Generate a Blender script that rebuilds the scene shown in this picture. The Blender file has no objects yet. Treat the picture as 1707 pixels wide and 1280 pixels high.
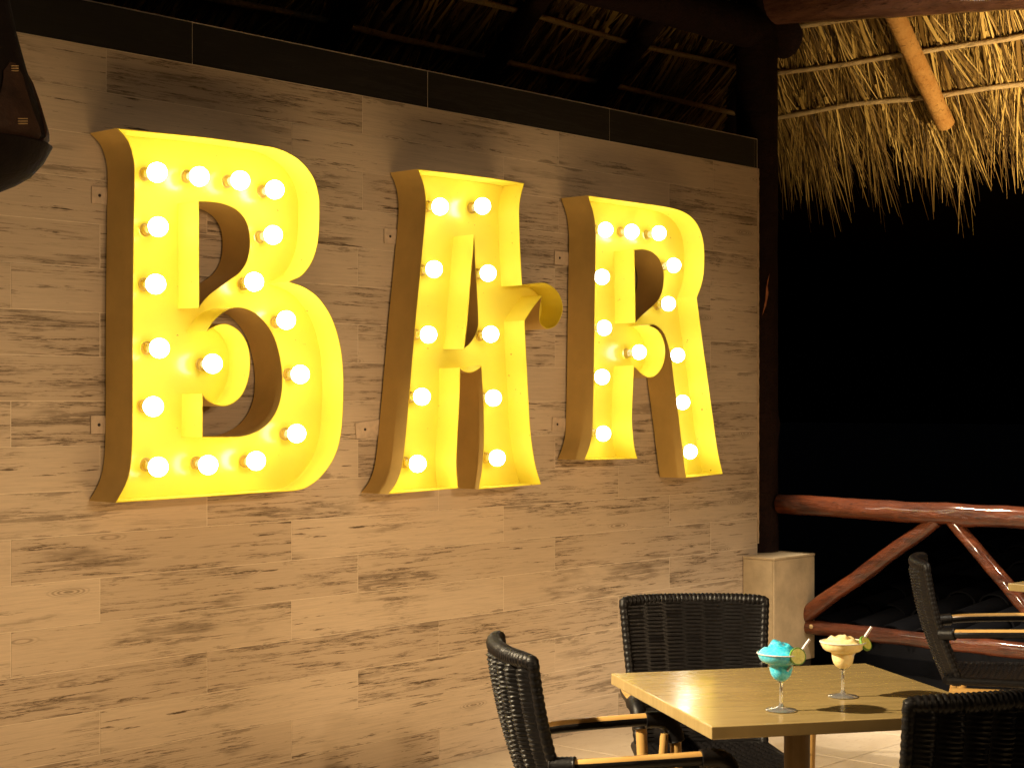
import bpy, bmesh, math, random
from mathutils import Vector, Matrix, noise
from mathutils.geometry import tessellate_polygon

random.seed(7)
S = bpy.context.scene
COL = S.collection
R = math.radians
PI = math.pi

# ------------------------------------------------------------------ camera
TH = R(42.07)                      # angle between the view axis and the wall
FPX = 2800.0                       # focal length in photo pixels (1707 wide)
CAM = Vector((0.0, -4.894, 1.5))
FW = Vector((math.cos(TH), math.sin(TH), 0))
RT = Vector((math.sin(TH), -math.cos(TH), 0))
cd = bpy.data.cameras.new('camera')
cam = bpy.data.objects.new('camera', cd)
COL.objects.link(cam)
cam.location = CAM
cam.rotation_euler = (R(90), 0, TH - R(90))
cd.sensor_width = 36
cd.lens = 36 * FPX / 1707
cd.shift_y = 31 / 1707
cd.clip_end = 400
S.camera = cam

# ------------------------------------------------------------------ world, lights, exposure
W = bpy.data.worlds.new('World')
S.world = W
W.use_nodes = True
wn = W.node_tree
sky = wn.nodes.new('ShaderNodeTexSky')
sky.sky_type = 'NISHITA'
sky.sun_disc = False
sky.sun_elevation = R(-4)
sky.sun_rotation = R(200)
wn.links.new(sky.outputs[0], wn.nodes['Background'].inputs[0])
wn.nodes['Background'].inputs[1].default_value = 0.20


def lamp(name, kind, loc, power, color, aim=None, **kw):
    d = bpy.data.lights.new(name, kind)
    d.energy = power
    d.color = color
    for k, v in kw.items():
        setattr(d, k, v)
    o = bpy.data.objects.new(name, d)
    COL.objects.link(o)
    o.location = loc
    if aim is not None:
        o.rotation_euler = (Vector(aim) - Vector(loc)).to_track_quat('-Z', 'Y').to_euler()
    return o


WARM = (1.0, .61, .25)
# wall washers on the floor in front of the planks
for lx, pw in ((1.2, 36), (2.45, 36), (3.7, 31), (4.95, 29), (6.05, 28)):
    lamp('floor_uplight', 'SPOT', (lx, -1.5, .06), pw, WARM, (lx + .05, 0, 1.5),
         spot_size=R(130), spot_blend=1.0, shadow_soft_size=.32)
# added fill spots, unseen behind the camera, aimed at the plank wall below its dark coping
for lx, lz_, pw in ((1.6, .80, 190), (3.0, .85, 205), (4.4, .88, 220), (5.8, .95, 245)):
    lamp('fill_spot', 'SPOT', (lx * .8 + .2, -6.4, 2.7), pw, (1.0, .69, .385), (lx, 0, lz_),
         spot_size=R(35), spot_blend=.55, shadow_soft_size=.10)
# spot high on the left, aimed at the tables
lamp('table_spot', 'SPOT', (1.35, -.75, 2.9), 1400, (1.0, .79, .50), (4.8, -2.45, .5),
     spot_size=R(70), spot_blend=.6, shadow_soft_size=.05)
# spots on the right: one up into the thatch, one down on the railing and the floor
lamp('thatch_spot', 'SPOT', (6.9, -3.4, 1.6), 1250, (1.0, .73, .38), (8.5, -1.95, 3.0),
     spot_size=R(66), spot_blend=1.0, shadow_soft_size=.05)
lamp('railing_spot', 'SPOT', (6.2, -3.3, 3.2), 240, (1.0, .86, .66), (6.6, -2.0, .4),
     spot_size=R(66), spot_blend=.6, shadow_soft_size=.05)
lamp('rail_glint_spot', 'SPOT', (6.9, -.16, 2.95), 330, (1.0, .84, .62), (7.5, -1.15, .85),  # unseen spot, added for the highlight along the top rail
     spot_size=R(58), spot_blend=.6, shadow_soft_size=.06)
S.view_settings.view_transform = 'Standard'
S.view_settings.look = 'None'
S.view_settings.exposure = 0.18
S.view_settings.gamma = 1
S.view_settings.use_curve_mapping = False
S.render.engine = 'CYCLES'
S.cycles.use_denoising = True
S.cycles.max_bounces = 8
S.cycles.caustics_reflective = False
S.cycles.caustics_refractive = False
S.cycles.sample_clamp_indirect = 6


# ------------------------------------------------------------------ photo pixel -> point on a real plane
def ray(u, v):
    return FW + RT * ((u - 853.5) / FPX) + Vector((0, 0, (671 - v) / FPX))


def at_y(u, v, Y):
    d = ray(u, v); return CAM + d * ((Y - CAM.y) / d.y)


def at_x(u, v, X):
    d = ray(u, v); return CAM + d * ((X - CAM.x) / d.x)


def at_z(u, v, Z):
    d = ray(u, v); return CAM + d * ((Z - CAM.z) / d.z)


def ld(lat, depth, z=0.0):
    p = CAM + RT * lat + FW * depth; p.z = z; return p


# ------------------------------------------------------------------ object helpers
def link(name, me, parent=None):
    o = bpy.data.objects.new(name, me)
    COL.objects.link(o)
    if parent is not None:
        o.parent = parent
    return o


def obj(name, bm, mats, parent=None, smooth=False, loc=None):
    me = bpy.data.meshes.new(name)
    bmesh.ops.recalc_face_normals(bm, faces=bm.faces)
    if smooth:
        bm.normal_update()
        for e in bm.edges:
            if len(e.link_faces) == 2 and e.calc_face_angle(0) > R(48):
                e.smooth = False
    bm.to_mesh(me); bm.free()
    for m in (mats if isinstance(mats, (list, tuple)) else [mats]):
        me.materials.append(m)
    if smooth:
        me.polygons.foreach_set('use_smooth', [True] * len(me.polygons))
    o = link(name, me, parent)
    if loc is not None:
        o.location = loc
    return o


def tag(o, label, cat, group=None):
    o['label'] = label; o['category'] = cat
    if group:
        o['group'] = group
    return o


def thing(name, label, cat, loc=(0, 0, 0), rz=0, group=None):
    o = link(name, None)
    o.empty_display_size = .1
    o.location = loc; o.rotation_euler = (0, 0, rz)
    return tag(o, label, cat, group)


def copy_tree(o, parent=None):
    c = o.copy(); COL.objects.link(c); c.parent = parent
    for ch in list(o.children):
        copy_tree(ch, c)
    return c


def box(bm, a, b, mi=0):
    (x0, y0, z0), (x1, y1, z1) = a, b
    v = [bm.verts.new(p) for p in ((x0, y0, z0), (x1, y0, z0), (x1, y1, z0), (x0, y1, z0),
                                   (x0, y0, z1), (x1, y0, z1), (x1, y1, z1), (x0, y1, z1))]
    for f in ((3, 2, 1, 0), (4, 5, 6, 7), (0, 1, 5, 4), (1, 2, 6, 5), (2, 3, 7, 6), (3, 0, 4, 7)):
        bm.faces.new([v[i] for i in f]).material_index = mi
    return v


def bevel_box(a, b, w=.003, seg=2):
    bm = bmesh.new(); box(bm, a, b)
    bmesh.ops.bevel(bm, geom=bm.edges[:], offset=w, segments=seg, affect='EDGES', profile=.6)
    return bm


def tube(bm, pts, rad, seg=12, mi=0, rfun=None, mifun=None, cap=True):
    pts = [Vector(p) for p in pts]
    n = len(pts)
    if not isinstance(rad, (list, tuple)):
        rad = [rad] * n
    t0 = (pts[1] - pts[0]).normalized()
    up = Vector((0, 0, 1)) if abs(t0.z) < .9 else Vector((1, 0, 0))
    nx = t0.cross(up).normalized()
    rings = []
    for i, p in enumerate(pts):
        t = (pts[min(i + 1, n - 1)] - pts[max(i - 1, 0)]).normalized()
        nx = (nx - t * nx.dot(t)).normalized()
        ny = t.cross(nx)
        ring = []
        for k in range(seg):
            a = 2 * PI * k / seg
            d = nx * math.cos(a) + ny * math.sin(a)
            r = rad[i] * (rfun(i, a, p) if rfun else 1)
            ring.append(bm.verts.new(p + d * r))
        rings.append(ring)
    for i in range(n - 1):
        for k in range(seg):
            f = bm.faces.new((rings[i][k], rings[i][(k + 1) % seg], rings[i + 1][(k + 1) % seg], rings[i + 1][k]))
            f.material_index = mifun(i, 2 * PI * (k + .5) / seg) if mifun else mi
    if cap:
        bm.faces.new(rings[0][::-1]).material_index = mi
        bm.faces.new(rings[-1]).material_index = mi
    return rings


def lathe(bm, prof, seg=32, mi=0, axis='z', org=(0, 0, 0), close=False):
    """profile of (r, h) pairs turned about an axis through org"""
    org = Vector(org); rings = []
    for r, h in prof:
        if r < 1e-6:
            ring = [bm.verts.new(org + (Vector((0, 0, h)) if axis == 'z' else Vector((0, h, 0))))]
        else:
            ring = []
            for k in range(seg):
                a = 2 * PI * k / seg
                p = Vector((r * math.cos(a), r * math.sin(a), h)) if axis == 'z' else Vector((r * math.cos(a), h, r * math.sin(a)))
                ring.append(bm.verts.new(org + p))
        rings.append(ring)
    if close:
        rings.append(rings[0])
    for A, B in zip(rings, rings[1:]):
        for k in range(seg):
            k2 = (k + 1) % seg
            if len(A) == 1 and len(B) == 1:
                continue
            if len(A) == 1:
                f = bm.faces.new((A[0], B[k2], B[k]))
            elif len(B) == 1:
                f = bm.faces.new((A[k], A[k2], B[0]))
            else:
                f = bm.faces.new((A[k], A[k2], B[k2], B[k]))
            f.material_index = mi


def lerp(a, b, t):
    return a + (b - a) * t


def spline(pts, sub=8):
    """smooth open curve through 3D points"""
    P = [Vector(p) for p in pts]
    out = []
    for i in range(len(P) - 1):
        p0 = P[max(i - 1, 0)]; p1 = P[i]; p2 = P[i + 1]; p3 = P[min(i + 2, len(P) - 1)]
        for s in range(sub):
            t = s / sub
            out.append(.5 * ((2 * p1) + (p2 - p0) * t + (2 * p0 - 5 * p1 + 4 * p2 - p3) * t * t + (3 * p1 - p0 - 3 * p2 + p3) * t ** 3))
    out.append(P[-1])
    return out


def log_path(a, b, n=26, bend=.02, seed=0):
    a, b = Vector(a), Vector(b)
    out = []
    for i in range(n):
        t = i / (n - 1)
        p = a.lerp(b, t)
        q = noise.noise_vector(Vector((t * 3 + seed * 7.3, seed * 3.1, .5)))
        out.append(p + q * bend * math.sin(PI * min(1, max(0, t))))
    return out


def log(bm, a, b, r0, r1=None, seed=0, seg=16, n=40, bend=.02, rough=.07):
    r1 = r1 or r0
    pts = log_path(a, b, n, bend, seed)
    L = (Vector(b) - Vector(a)).length
    rad = [lerp(r0, r1, i / (n - 1)) for i in range(n)]
    knots = [(random.Random(seed * 17 + k).uniform(0, n), random.Random(seed * 31 + k).uniform(0, 2 * PI)) for k in range(int(3 + L * 2.5))]

    def rf(i, an, p):
        v = 1 + rough * noise.noise(Vector((p.x * 5, p.y * 5 + math.cos(an) * .6 + seed, p.z * 5 + math.sin(an) * .6)))
        v += rough * .5 * noise.noise(Vector((p.x * 16 + seed, p.y * 16 + math.cos(an), p.z * 16 + math.sin(an))))
        for ki, ka in knots:
            di = (i - ki) * (L / n) / .035; da = math.cos(an - ka)
            if abs(di) < 3 and da > 0:
                v += .13 * math.exp(-di * di) * da ** 6
        return v
    tube(bm, pts, rad, seg, rfun=rf)


# ------------------------------------------------------------------ materials
class M:
    def __init__(s, name):
        s.m = bpy.data.materials.new(name); s.m.use_nodes = True
        s.t = s.m.node_tree; s.b = s.t.nodes['Principled BSDF']

    def n(s, typ, ins=None, **props):
        nd = s.t.nodes.new('ShaderNode' + typ)
        for k, v in props.items():
            setattr(nd, k, v)
        for k, v in (ins or {}).items():
            s.set(nd.inputs[k], v)
        return nd

    def set(s, sock, v):
        if isinstance(v, bpy.types.NodeSocket):
            s.t.links.new(v, sock)
        elif isinstance(v, bpy.types.Node):
            s.t.links.new(v.outputs[0], sock)
        else:
            if isinstance(v, (tuple, list)) and len(v) == 3 and sock.type == 'RGBA':
                v = (*v, 1)
            sock.default_value = v

    def p(s, **kw):
        names = dict(color='Base Color', rough='Roughness', metal='Metallic', normal='Normal', spec='Specular IOR Level',
                     coat='Coat Weight', coat_rough='Coat Roughness', trans='Transmission Weight', ior='IOR',
                     emit='Emission Color', emit_s='Emission Strength', alpha='Alpha', sss='Subsurface Weight',
                     sss_r='Subsurface Radius', sss_s='Subsurface Scale')
        for k, v in kw.items():
            s.set(s.b.inputs[names[k]], v)
        return s

    def math(s, op, a, b=0.0, clamp=False):
        return s.n('Math', {0: a, 1: b}, operation=op, use_clamp=clamp).outputs[0]

    def mix(s, f, a, b, blend='MIX'):
        nd = s.n('Mix', {0: f, 6: a, 7: b}, data_type='RGBA', blend_type=blend)
        return nd.outputs[2]

    def ramp(s, f, stops):
        nd = s.n('ValToRGB', {0: f})
        e = nd.color_ramp.elements
        while len(e) < len(stops):
            e.new(.5)
        for el, (pos, c) in zip(e, stops):
            el.position = pos
            el.color = (*c, 1) if isinstance(c, (tuple, list)) else (c, c, c, 1)
        return nd.outputs[0]

    def coords(s, kind='Object', scale=(1, 1, 1), rand=0.0):
        v = s.n('TexCoord').outputs[kind]
        if rand:
            r = s.n('ObjectInfo').outputs['Random']
            off = s.n('CombineXYZ', {0: s.math('MULTIPLY', r, rand), 1: s.math('MULTIPLY', r, rand * .37), 2: s.math('MULTIPLY', r, rand * .61)})
            v = s.n('VectorMath', {0: v, 1: off}, operation='ADD').outputs[0]
        return s.n('VectorMath', {0: v, 1: scale}, operation='MULTIPLY').outputs[0]

    def noise(s, vec, scale=1.0, detail=4, rough=.6, dist=0.0):
        return s.n('TexNoise', {'Vector': vec, 'Scale': scale, 'Detail': detail, 'Roughness': rough, 'Distortion': dist}).outputs[0]

    def bump(s, h, strength=.3, dist=.01):
        return s.n('Bump', {'Height': h, 'Strength': strength, 'Distance': dist}).outputs[0]


def plank_material(name, base_a, base_b, dark, strength=1.0, rough=.55):
    m = M(name)
    rnd = m.n('ObjectInfo').outputs['Random']
    c1 = m.coords(scale=(1.6, 1, 22), rand=37)
    c2 = m.coords(scale=(3.9, 1, 74), rand=53)
    c3 = m.coords(scale=(1.9, 1, 5), rand=19)
    c4 = m.coords(scale=(14, 1, 160), rand=71)
    big = m.noise(c1, 1, 9, .72, .15)
    fine = m.noise(c2, 1, 6, .7, .1)
    patch = m.noise(c3, 1, 3, .55)
    patch2 = m.noise(m.coords(scale=(1.3, 1, 3.5), rand=83), 1, 3, .55)
    grain = m.noise(c4, 1, 5, .7)
    hair = m.noise(m.coords(scale=(1.1, 1, 34), rand=61), 1, 8, .70, .1)
    fibre = m.noise(m.coords(scale=(5, 1, 260), rand=47), 1, 3, .8)
    # rubbed-off paint: elongated flakes gathered in patches
    flakes = m.math('MULTIPLY', m.ramp(big, [(.535, 0.0), (.565, 1.0)]), m.ramp(patch, [(.48, 0.0), (.60, 1.0)]))
    flakes = m.math('MULTIPLY', flakes, m.ramp(fine, [(.33, .25), (.5, 1.0)]))
    cracks = m.math('MULTIPLY', m.ramp(fine, [(.605, 0.0), (.635, 1.0)]), m.ramp(patch2, [(.42, .15), (.56, 1.0)]))
    hairs = m.math('MULTIPLY', m.ramp(m.math('ABSOLUTE', m.math('SUBTRACT', hair, .5)), [(.0, 1.0), (.010, .9), (.017, 0.0)]),
                   m.math('MULTIPLY', m.ramp(fine, [(.40, 0.0), (.50, 1.0)]), m.ramp(m.math('ADD', patch, m.math('MULTIPLY', m.math('SUBTRACT', rnd, .5), .22)), [(.44, .08), (.60, 1.0)])))
    cracks = m.math('MAXIMUM', cracks, hairs)
    # wear along the long edges
    z = m.n('SeparateXYZ', {0: m.n('TexCoord').outputs['Object']}).outputs[2]
    ed = m.math('MULTIPLY', m.math('ABSOLUTE', m.math('SUBTRACT', z, .0745)), 9.0)     # 0 mid .. .67 edge
    e_noise = m.noise(m.coords(scale=(2.0, 1, 11), rand=91), 1, 7, .7)
    edge = m.ramp(m.math('ADD', ed, m.math('MULTIPLY', m.math('SUBTRACT', e_noise, .5), 1.9)), [(.74, 0.0), (.81, .9)])
    # knots
    vk = m.n('TexVoronoi', {'Vector': m.coords(scale=(1.7, .01, 8.5), rand=29), 'Scale': 1.0}).outputs['Distance']
    kn = m.math('MULTIPLY', m.ramp(vk, [(.0, 1.0), (.10, .8), (.17, 0.0)]),
                m.math('ADD', m.math('MULTIPLY', m.math('SINE', m.math('MULTIPLY', m.math('ADD', vk, m.math('MULTIPLY', big, .05)), 190.0)), .5), .35, clamp=True))
    kn = m.math('MULTIPLY', kn, .8)
    mask = m.math('MULTIPLY', m.math('MAXIMUM', flakes, edge), m.math('ADD', .25, m.math('MULTIPLY', grain, 1.0)), clamp=True)
    mask = m.math('MAXIMUM', m.math('MULTIPLY', mask, .74), m.math('MAXIMUM', cracks, kn), clamp=True)
    mask = m.math('MULTIPLY', mask, .95 * strength)
    base = m.mix(m.ramp(m.math('ADD', m.math('MULTIPLY', rnd, .6), m.math('MULTIPLY', patch, .4)), [(.2, 0.0), (.8, 1.0)]), base_a, base_b)
    base = m.mix(m.ramp(fibre, [(.40, .30), (.56, 0.0)]), base, tuple(.62 * x for x in base_a))
    col = m.mix(mask, base, dark)
    h = m.math('SUBTRACT', m.math('MULTIPLY', grain, .25), mask)
    m.p(color=col, rough=m.math('ADD', rough, m.math('MULTIPLY', grain, .2)), normal=m.bump(h, .25, .004), spec=.35)
    return m.m


MAT = {}
MAT['plank'] = plank_material('plank_print', (.64, .525, .40), (.53, .425, .32), (.080, .050, .026))
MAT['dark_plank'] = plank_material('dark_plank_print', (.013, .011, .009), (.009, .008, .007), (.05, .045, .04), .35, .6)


def simple(name, color, rough=.5, var=.15, scale=8.0, bump=.0, **kw):
    m = M(name)
    n = m.noise(m.coords(rand=13), scale, 5, .6)
    c = m.mix(m.ramp(n, [(.3, 0.0), (.7, 1.0)]), tuple(x * (1 - var) for x in color), tuple(min(1, x * (1 + var)) for x in color))
    m.p(color=c, rough=rough, **kw)
    if bump:
        m.p(normal=m.bump(m.noise(m.coords(rand=13), scale * 4, 5, .65), bump, .01))
    return m.m


MAT['grout'] = simple('pale_grout', (.72, .62, .49), .9, .1, 30)
MAT['plaster'] = simple('rough_plaster', (.50, .38, .26), .9, .25, 25, .5)
MAT['stone'] = simple('pedestal_stone', (.50, .395, .25), .6, .22, 7, .3)
MAT['dark_base'] = simple('dark_base', (.03, .025, .02), .6)
MAT['ground'] = simple('night_ground', (.02, .022, .02), .95, .3, 2)
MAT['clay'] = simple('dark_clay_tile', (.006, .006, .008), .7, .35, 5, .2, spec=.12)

# yellow enamel of the letters
m = M('yellow_enamel')
sp = m.ramp(m.noise(m.coords(), 46, 2, .5), [(.73, 0.0), (.755, 1.0)])
stain = m.ramp(m.noise(m.coords(scale=(1, 1, .5)), 5, 5, .6), [(.35, 0.0), (.75, .25)])
c = m.mix(stain, (.87, .735, .080), (.84, .69, .070))
c = m.mix(m.math('MULTIPLY', sp, .8), c, (.30, .16, .01))
m.p(color=c, rough=.24, spec=.5, normal=m.bump(m.noise(m.coords(), 60, 3, .5), .04, .003))
MAT['yellow'] = m.m
m = M('bulb_glow'); m.p(color=(1, 1, 1), emit=(1.0, .96, .88), rough=.3,
    emit_s=m.math('ADD', 11.5, m.math('MULTIPLY', m.n('ObjectInfo').outputs['Random'], 7.0)))
MAT['bulb'] = m.m
MAT['outer'] = simple('ochre_outer_side', (.68, .48, .15), .5, .10, 6)  # duller ochre on the outer faces of the side bands
MAT['bulb_neck'] = simple('white_bulb_neck', (.85, .84, .80), .35, .02)
MAT['socket'] = simple('brass_socket', (.55, .38, .08), .4, .1)
MAT['bracket'] = simple('bracket_metal', (.62, .50, .38), .6, .15, 30)
MAT['screw'] = simple('dark_screw', (.03, .02, .015), .5)


def log_material(name, a, b, rough, coat, streak=7.0):
    m = M(name)
    n1 = m.noise(m.coords('Object', (11, 3, 11)), 1, 6, .65, .4)
    n2 = m.noise(m.coords('Object', (60, 14, 60)), 1, 5, .7)
    c = m.mix(m.ramp(n1, [(.35, 0.0), (.65, 1.0)]), a, b)
    c = m.mix(m.ramp(n2, [(.55, 0.0), (.7, .8)]), c, tuple(x * .25 for x in a))
    m.p(color=c, spec=.18, rough=m.math('ADD', rough + .12, m.math('MULTIPLY', n2, .12)), coat=coat, coat_rough=.10,
        normal=m.bump(m.math('ADD', n1, m.math('MULTIPLY', n2, .9)), 1.0, .016))
    return m.m


MAT['rail'] = log_material('varnished_log', (.040, .009, .003), (.165, .038, .010), .30, 1.0)
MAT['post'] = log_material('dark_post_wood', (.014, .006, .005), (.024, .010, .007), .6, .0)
MAT['eave_log'] = log_material('dark_eave_log', (.09, .036, .02), (.28, .13, .08), .32, .9)
MAT['rafter'] = log_material('peeled_rafter', (.42, .20, .05), (.50, .27, .08), .55, .0)
MAT['batten'] = log_material('peeled_stick', (.50, .34, .16), (.60, .44, .22), .6, 0)
MAT['scar'] = simple('raw_wood_scar', (.40, .14, .05), .7, .3, 40)

m = M('thatch')
ri = m.n('NewGeometry').outputs['Random Per Island']
c = m.ramp(ri, [(0.0, (.035, .018, .005)), (.35, (.15, .085, .020)), (.65, (.36, .225, .058)), (1.0, (.62, .43, .13))])
m.p(color=c, rough=.6, spec=.3)
MAT['thatch'] = m.m
MAT['thatch_core'] = simple('thatch_core', (.045, .030, .014), .95, .3, 12)

# floor stone
m = M('floor_stone')
n1 = m.noise(m.coords(rand=23), 3.5, 8, .66, .6)
n2 = m.noise(m.coords(scale=(1, 3, 1), rand=23), 22, 5, .65)
c = m.mix(m.ramp(n1, [(.3, 0.0), (.7, 1.0)]), (.50, .40, .28), (.62, .52, .39))
c = m.mix(m.ramp(n2, [(.58, 0.0), (.68, .55)]), c, (.30, .21, .13))
m.p(color=c, rough=.5, normal=m.bump(n2, .12, .004))
MAT['floor'] = m.m
MAT['floor_grout'] = simple('floor_grout', (.20, .14, .09), .9)

# table top
m = M('table_laminate')
n1 = m.noise(m.coords(scale=(2.2, 14, 1)), 1.5, 7, .65, .5)
n2 = m.noise(m.coords(scale=(12, 90, 1)), 1, 4, .6)
c = m.mix(m.ramp(n1, [(.3, 0.0), (.7, 1.0)]), (.34, .245, .100), (.42, .31, .135))
c = m.mix(m.ramp(n2, [(.4, .16), (.6, 0.0)]), c, (.22, .16, .06))
m.p(color=c, rough=m.math('ADD', .14, m.math('MULTIPLY', n1, .12)), coat=.25, coat_rough=.1, normal=m.bump(n2, .05, .002))
MAT['laminate'] = m.m
MAT['column'] = simple('table_column', (.22, .145, .065), .38, .2, 12, .05)

# chairs
m = M('black_wicker')
n2 = m.noise(m.coords(scale=(90, 90, 240)), 1, 3, .6)
c = m.ramp(n2, [(.35, (.003, .0028, .003)), (.7, (.010, .0085, .009))])
m.p(color=c, rough=.42, spec=.24, normal=m.bump(n2, .35, .003))
MAT['wicker'] = m.m
m = M('bamboo')
n1 = m.noise(m.coords(scale=(6, 6, 6), rand=11), 1, 4, .6)
n2 = m.noise(m.coords(scale=(18, 5, 18), rand=5), 1, 6, .7, .6)
c = m.mix(m.ramp(n1, [(.3, 0.0), (.7, 1.0)]), (.46, .25, .07), (.58, .36, .12))
c = m.mix(m.ramp(n2, [(.63, 0.0), (.66, 1.0)]), c, (.05, .025, .01))
m.p(color=c, rough=.3, coat=.2)
MAT['bamboo'] = m.m

# cocktails
m = M('clear_glass'); m.p(color=(.95, .95, .95), rough=.06, trans=.86, ior=1.48, coat=.5, coat_rough=.03)
MAT['glass'] = m.m
for key, a, b in (('blue_ice', (.0, .50, .86), (.14, .78, .98)), ('peach_ice', (.97, .70, .30), (1.0, .86, .52))):
    m = M(key)
    n = m.noise(m.coords(), 130, 4, .7)
    m.p(color=m.mix(m.ramp(n, [(.35, 0.0), (.65, 1.0)]), a, b), rough=.35, sss=.4, sss_r=(.6, .6, .6), sss_s=.01,
        normal=m.bump(n, .25, .003), coat=.8, coat_rough=.04)
    MAT[key] = m.m
MAT['salt'] = simple('salt_crust', (.85, .83, .78), .6, .1, 300, .6)
MAT['lime'] = simple('lime_flesh', (.95, .92, .20), .3, .15, 120, .2, sss=.5, sss_r=(1, 1, .3), sss_s=.01)
MAT['lime_peel'] = simple('lime_peel', (.10, .28, .015), .4, .2, 60)
MAT['straw'] = simple('straw_plastic', (.75, .72, .72), .25, .05)
MAT['straw_stripe'] = simple('straw_stripe', (.12, .03, .04), .3, .05)
MAT['leather'] = simple('dark_leather', (.012, .007, .005), .75, .35, 14, .4, spec=.15)
MAT['leather_panel'] = simple('brown_leather', (.045, .022, .013), .65, .45, 18, .4, spec=.2)
MAT['lace'] = simple('leather_lace', (.50, .32, .13), .6, .2, 40)

# ================================================================== SETTING
# floor: slab + stone tiles
floor = obj('floor', bevel_box((-.6, -6.9, -.18), (7.55, .3, -.004), .01), MAT['floor_grout'])
floor['kind'] = 'structure'
TS = .6
tile_me = {}
for i in range(13):
    for j in range(11):
        x0 = -.4 + i * TS; y1 = -.004 - j * TS
        x1 = min(x0 + TS, 7.53)
        if x1 - x0 < .1 or x0 < -.5:
            continue
        key = round(x1 - x0, 3)
        if key not in tile_me:
            bm = bevel_box((.0025, -TS + .0025, -.006), (key - .0025, -.0025, 0), .002, 1)
            o = obj('floor_tile', bm, MAT['floor'], floor); tile_me[key] = o.data
        else:
            o = link('floor_tile', tile_me[key], floor)
        o.location = (x0, y1, random.uniform(-.0006, .0006))
bm = bmesh.new(); box(bm, (-150, -150, -.9), (150, 150, -.55))
g = obj('ground', bm, MAT['ground']); g['kind'] = 'structure'

# ------------------------------------------------------------------ plank wall
WX0, WX1 = 1.12, 7.325
PH, Z0 = .151, .75
wall = tag(obj('plank_wall', bevel_box((WX0 - .02, .0010, -.1), (WX1, .09, Z0 + 14 * PH + .004), .002, 1), MAT['grout']),
           'long wall clad in weathered wood-look planks behind the lit letters', 'wall')
offs = {-5: .19, -4: .588, -3: .93, -2: .19, -1: .588, 0: .93, 1: .588, 2: .19, 3: .93, 4: .588, 5: .19, 6: .93,
        7: .588, 8: .93, 9: .19, 10: .955, 11: .588, 12: .955, 13: .124}
plank_me = {}
GJ = .0014
for k in range(-5, 14):
    x = offs[k]
    while x < WX1:
        a, b = max(x, WX0), min(x + 1.195, WX1 - .004)
        if b - a > .02:
            L = round(b - a, 3)
            key = (L, k == 13)
            if key not in plank_me:
                bm = bmesh.new()
                box(bm, (GJ, 0, GJ), (L - GJ, .012, PH - GJ))
                fr = [e for e in bm.edges if all(abs(v.co.y) < 1e-6 for v in e.verts)]
                bmesh.ops.bevel(bm, geom=fr, offset=.0007, segments=1, affect='EDGES')
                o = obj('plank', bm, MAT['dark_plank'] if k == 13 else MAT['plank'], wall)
                plank_me[key] = o.data
            else:
                o = link('plank', plank_me[key], wall)
            o.location = (a, random.uniform(-.0010, .0006), Z0 + k * PH)
        x += 1.195
# ragged plaster bead at the wall's right end
bm = bmesh.new()
nz = 150
prev = None
for i in range(nz + 1):
    z = .77 + (Z0 + 13 * PH - .77) * i / nz
    w = .020 + .007 * noise.noise(Vector((0, 3.3, z * 14))) + .006 * noise.noise(Vector((1, 0, z * 50)))
    y0 = -.006 + .003 * noise.noise(Vector((5, 1, z * 30)))
    vs = [bm.verts.new(p) for p in ((WX1 - .004, y0 + .004, z), (WX1 + .004, y0, z), (WX1 + w, y0 + .012, z), (WX1 + w - .004, .085, z), (WX1 - .004, .088, z))]
    if prev:
        for q in range(5):
            bm.faces.new((prev[q], prev[(q + 1) % 5], vs[(q + 1) % 5], vs[q]))
    else:
        bm.faces.new(vs)
    prev = vs
bm.faces.new(prev)
obj('plaster_edge', bm, MAT['plaster'], wall)

# ------------------------------------------------------------------ pedestal under the post
PT = .715
px0, px1, pyf = 7.186, 7.566, -.192
ped = thing('pedestal', 'pale stone-clad pedestal carrying the dark roof post at the wall end', 'pedestal', (px0, pyf, 0))


def ppart(name, a, b, mat, w=.003):
    o = Vector((px0, pyf, 0))
    return obj(name, bevel_box(Vector(a) - o, Vector(b) - o, w, 2), mat, ped)


ppart('core', (px0 + .02, pyf + .02, .0), (px1 - .02, -.004, PT - .03), MAT['stone'])
ppart('core', (WX1 + .035, -.003, .0), (px1 - .02, .26, PT - .03), MAT['stone'])
ppart('stone_panel', (px0, pyf + .013, .17), (px0 + .019, -.003, PT - .014), MAT['stone'])
ppart('stone_panel', (px0, pyf, .17), (px1, pyf + .012, PT - .014), MAT['stone'])
ppart('stone_panel', (px1 - .019, pyf + .013, .17), (px1, .26, PT - .014), MAT['stone'])
ppart('cap', (px0 - .002, pyf - .002, PT - .013), (px1 + .002, -.003, PT), MAT['stone'])
ppart('cap', (WX1 + .034, -.002, PT - .013), (px1 + .002, .262, PT), MAT['stone'])
ppart('plinth', (px0 + .012, pyf + .012, .0), (px1 - .012, pyf + .0195, .169), MAT['dark_base'])

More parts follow.
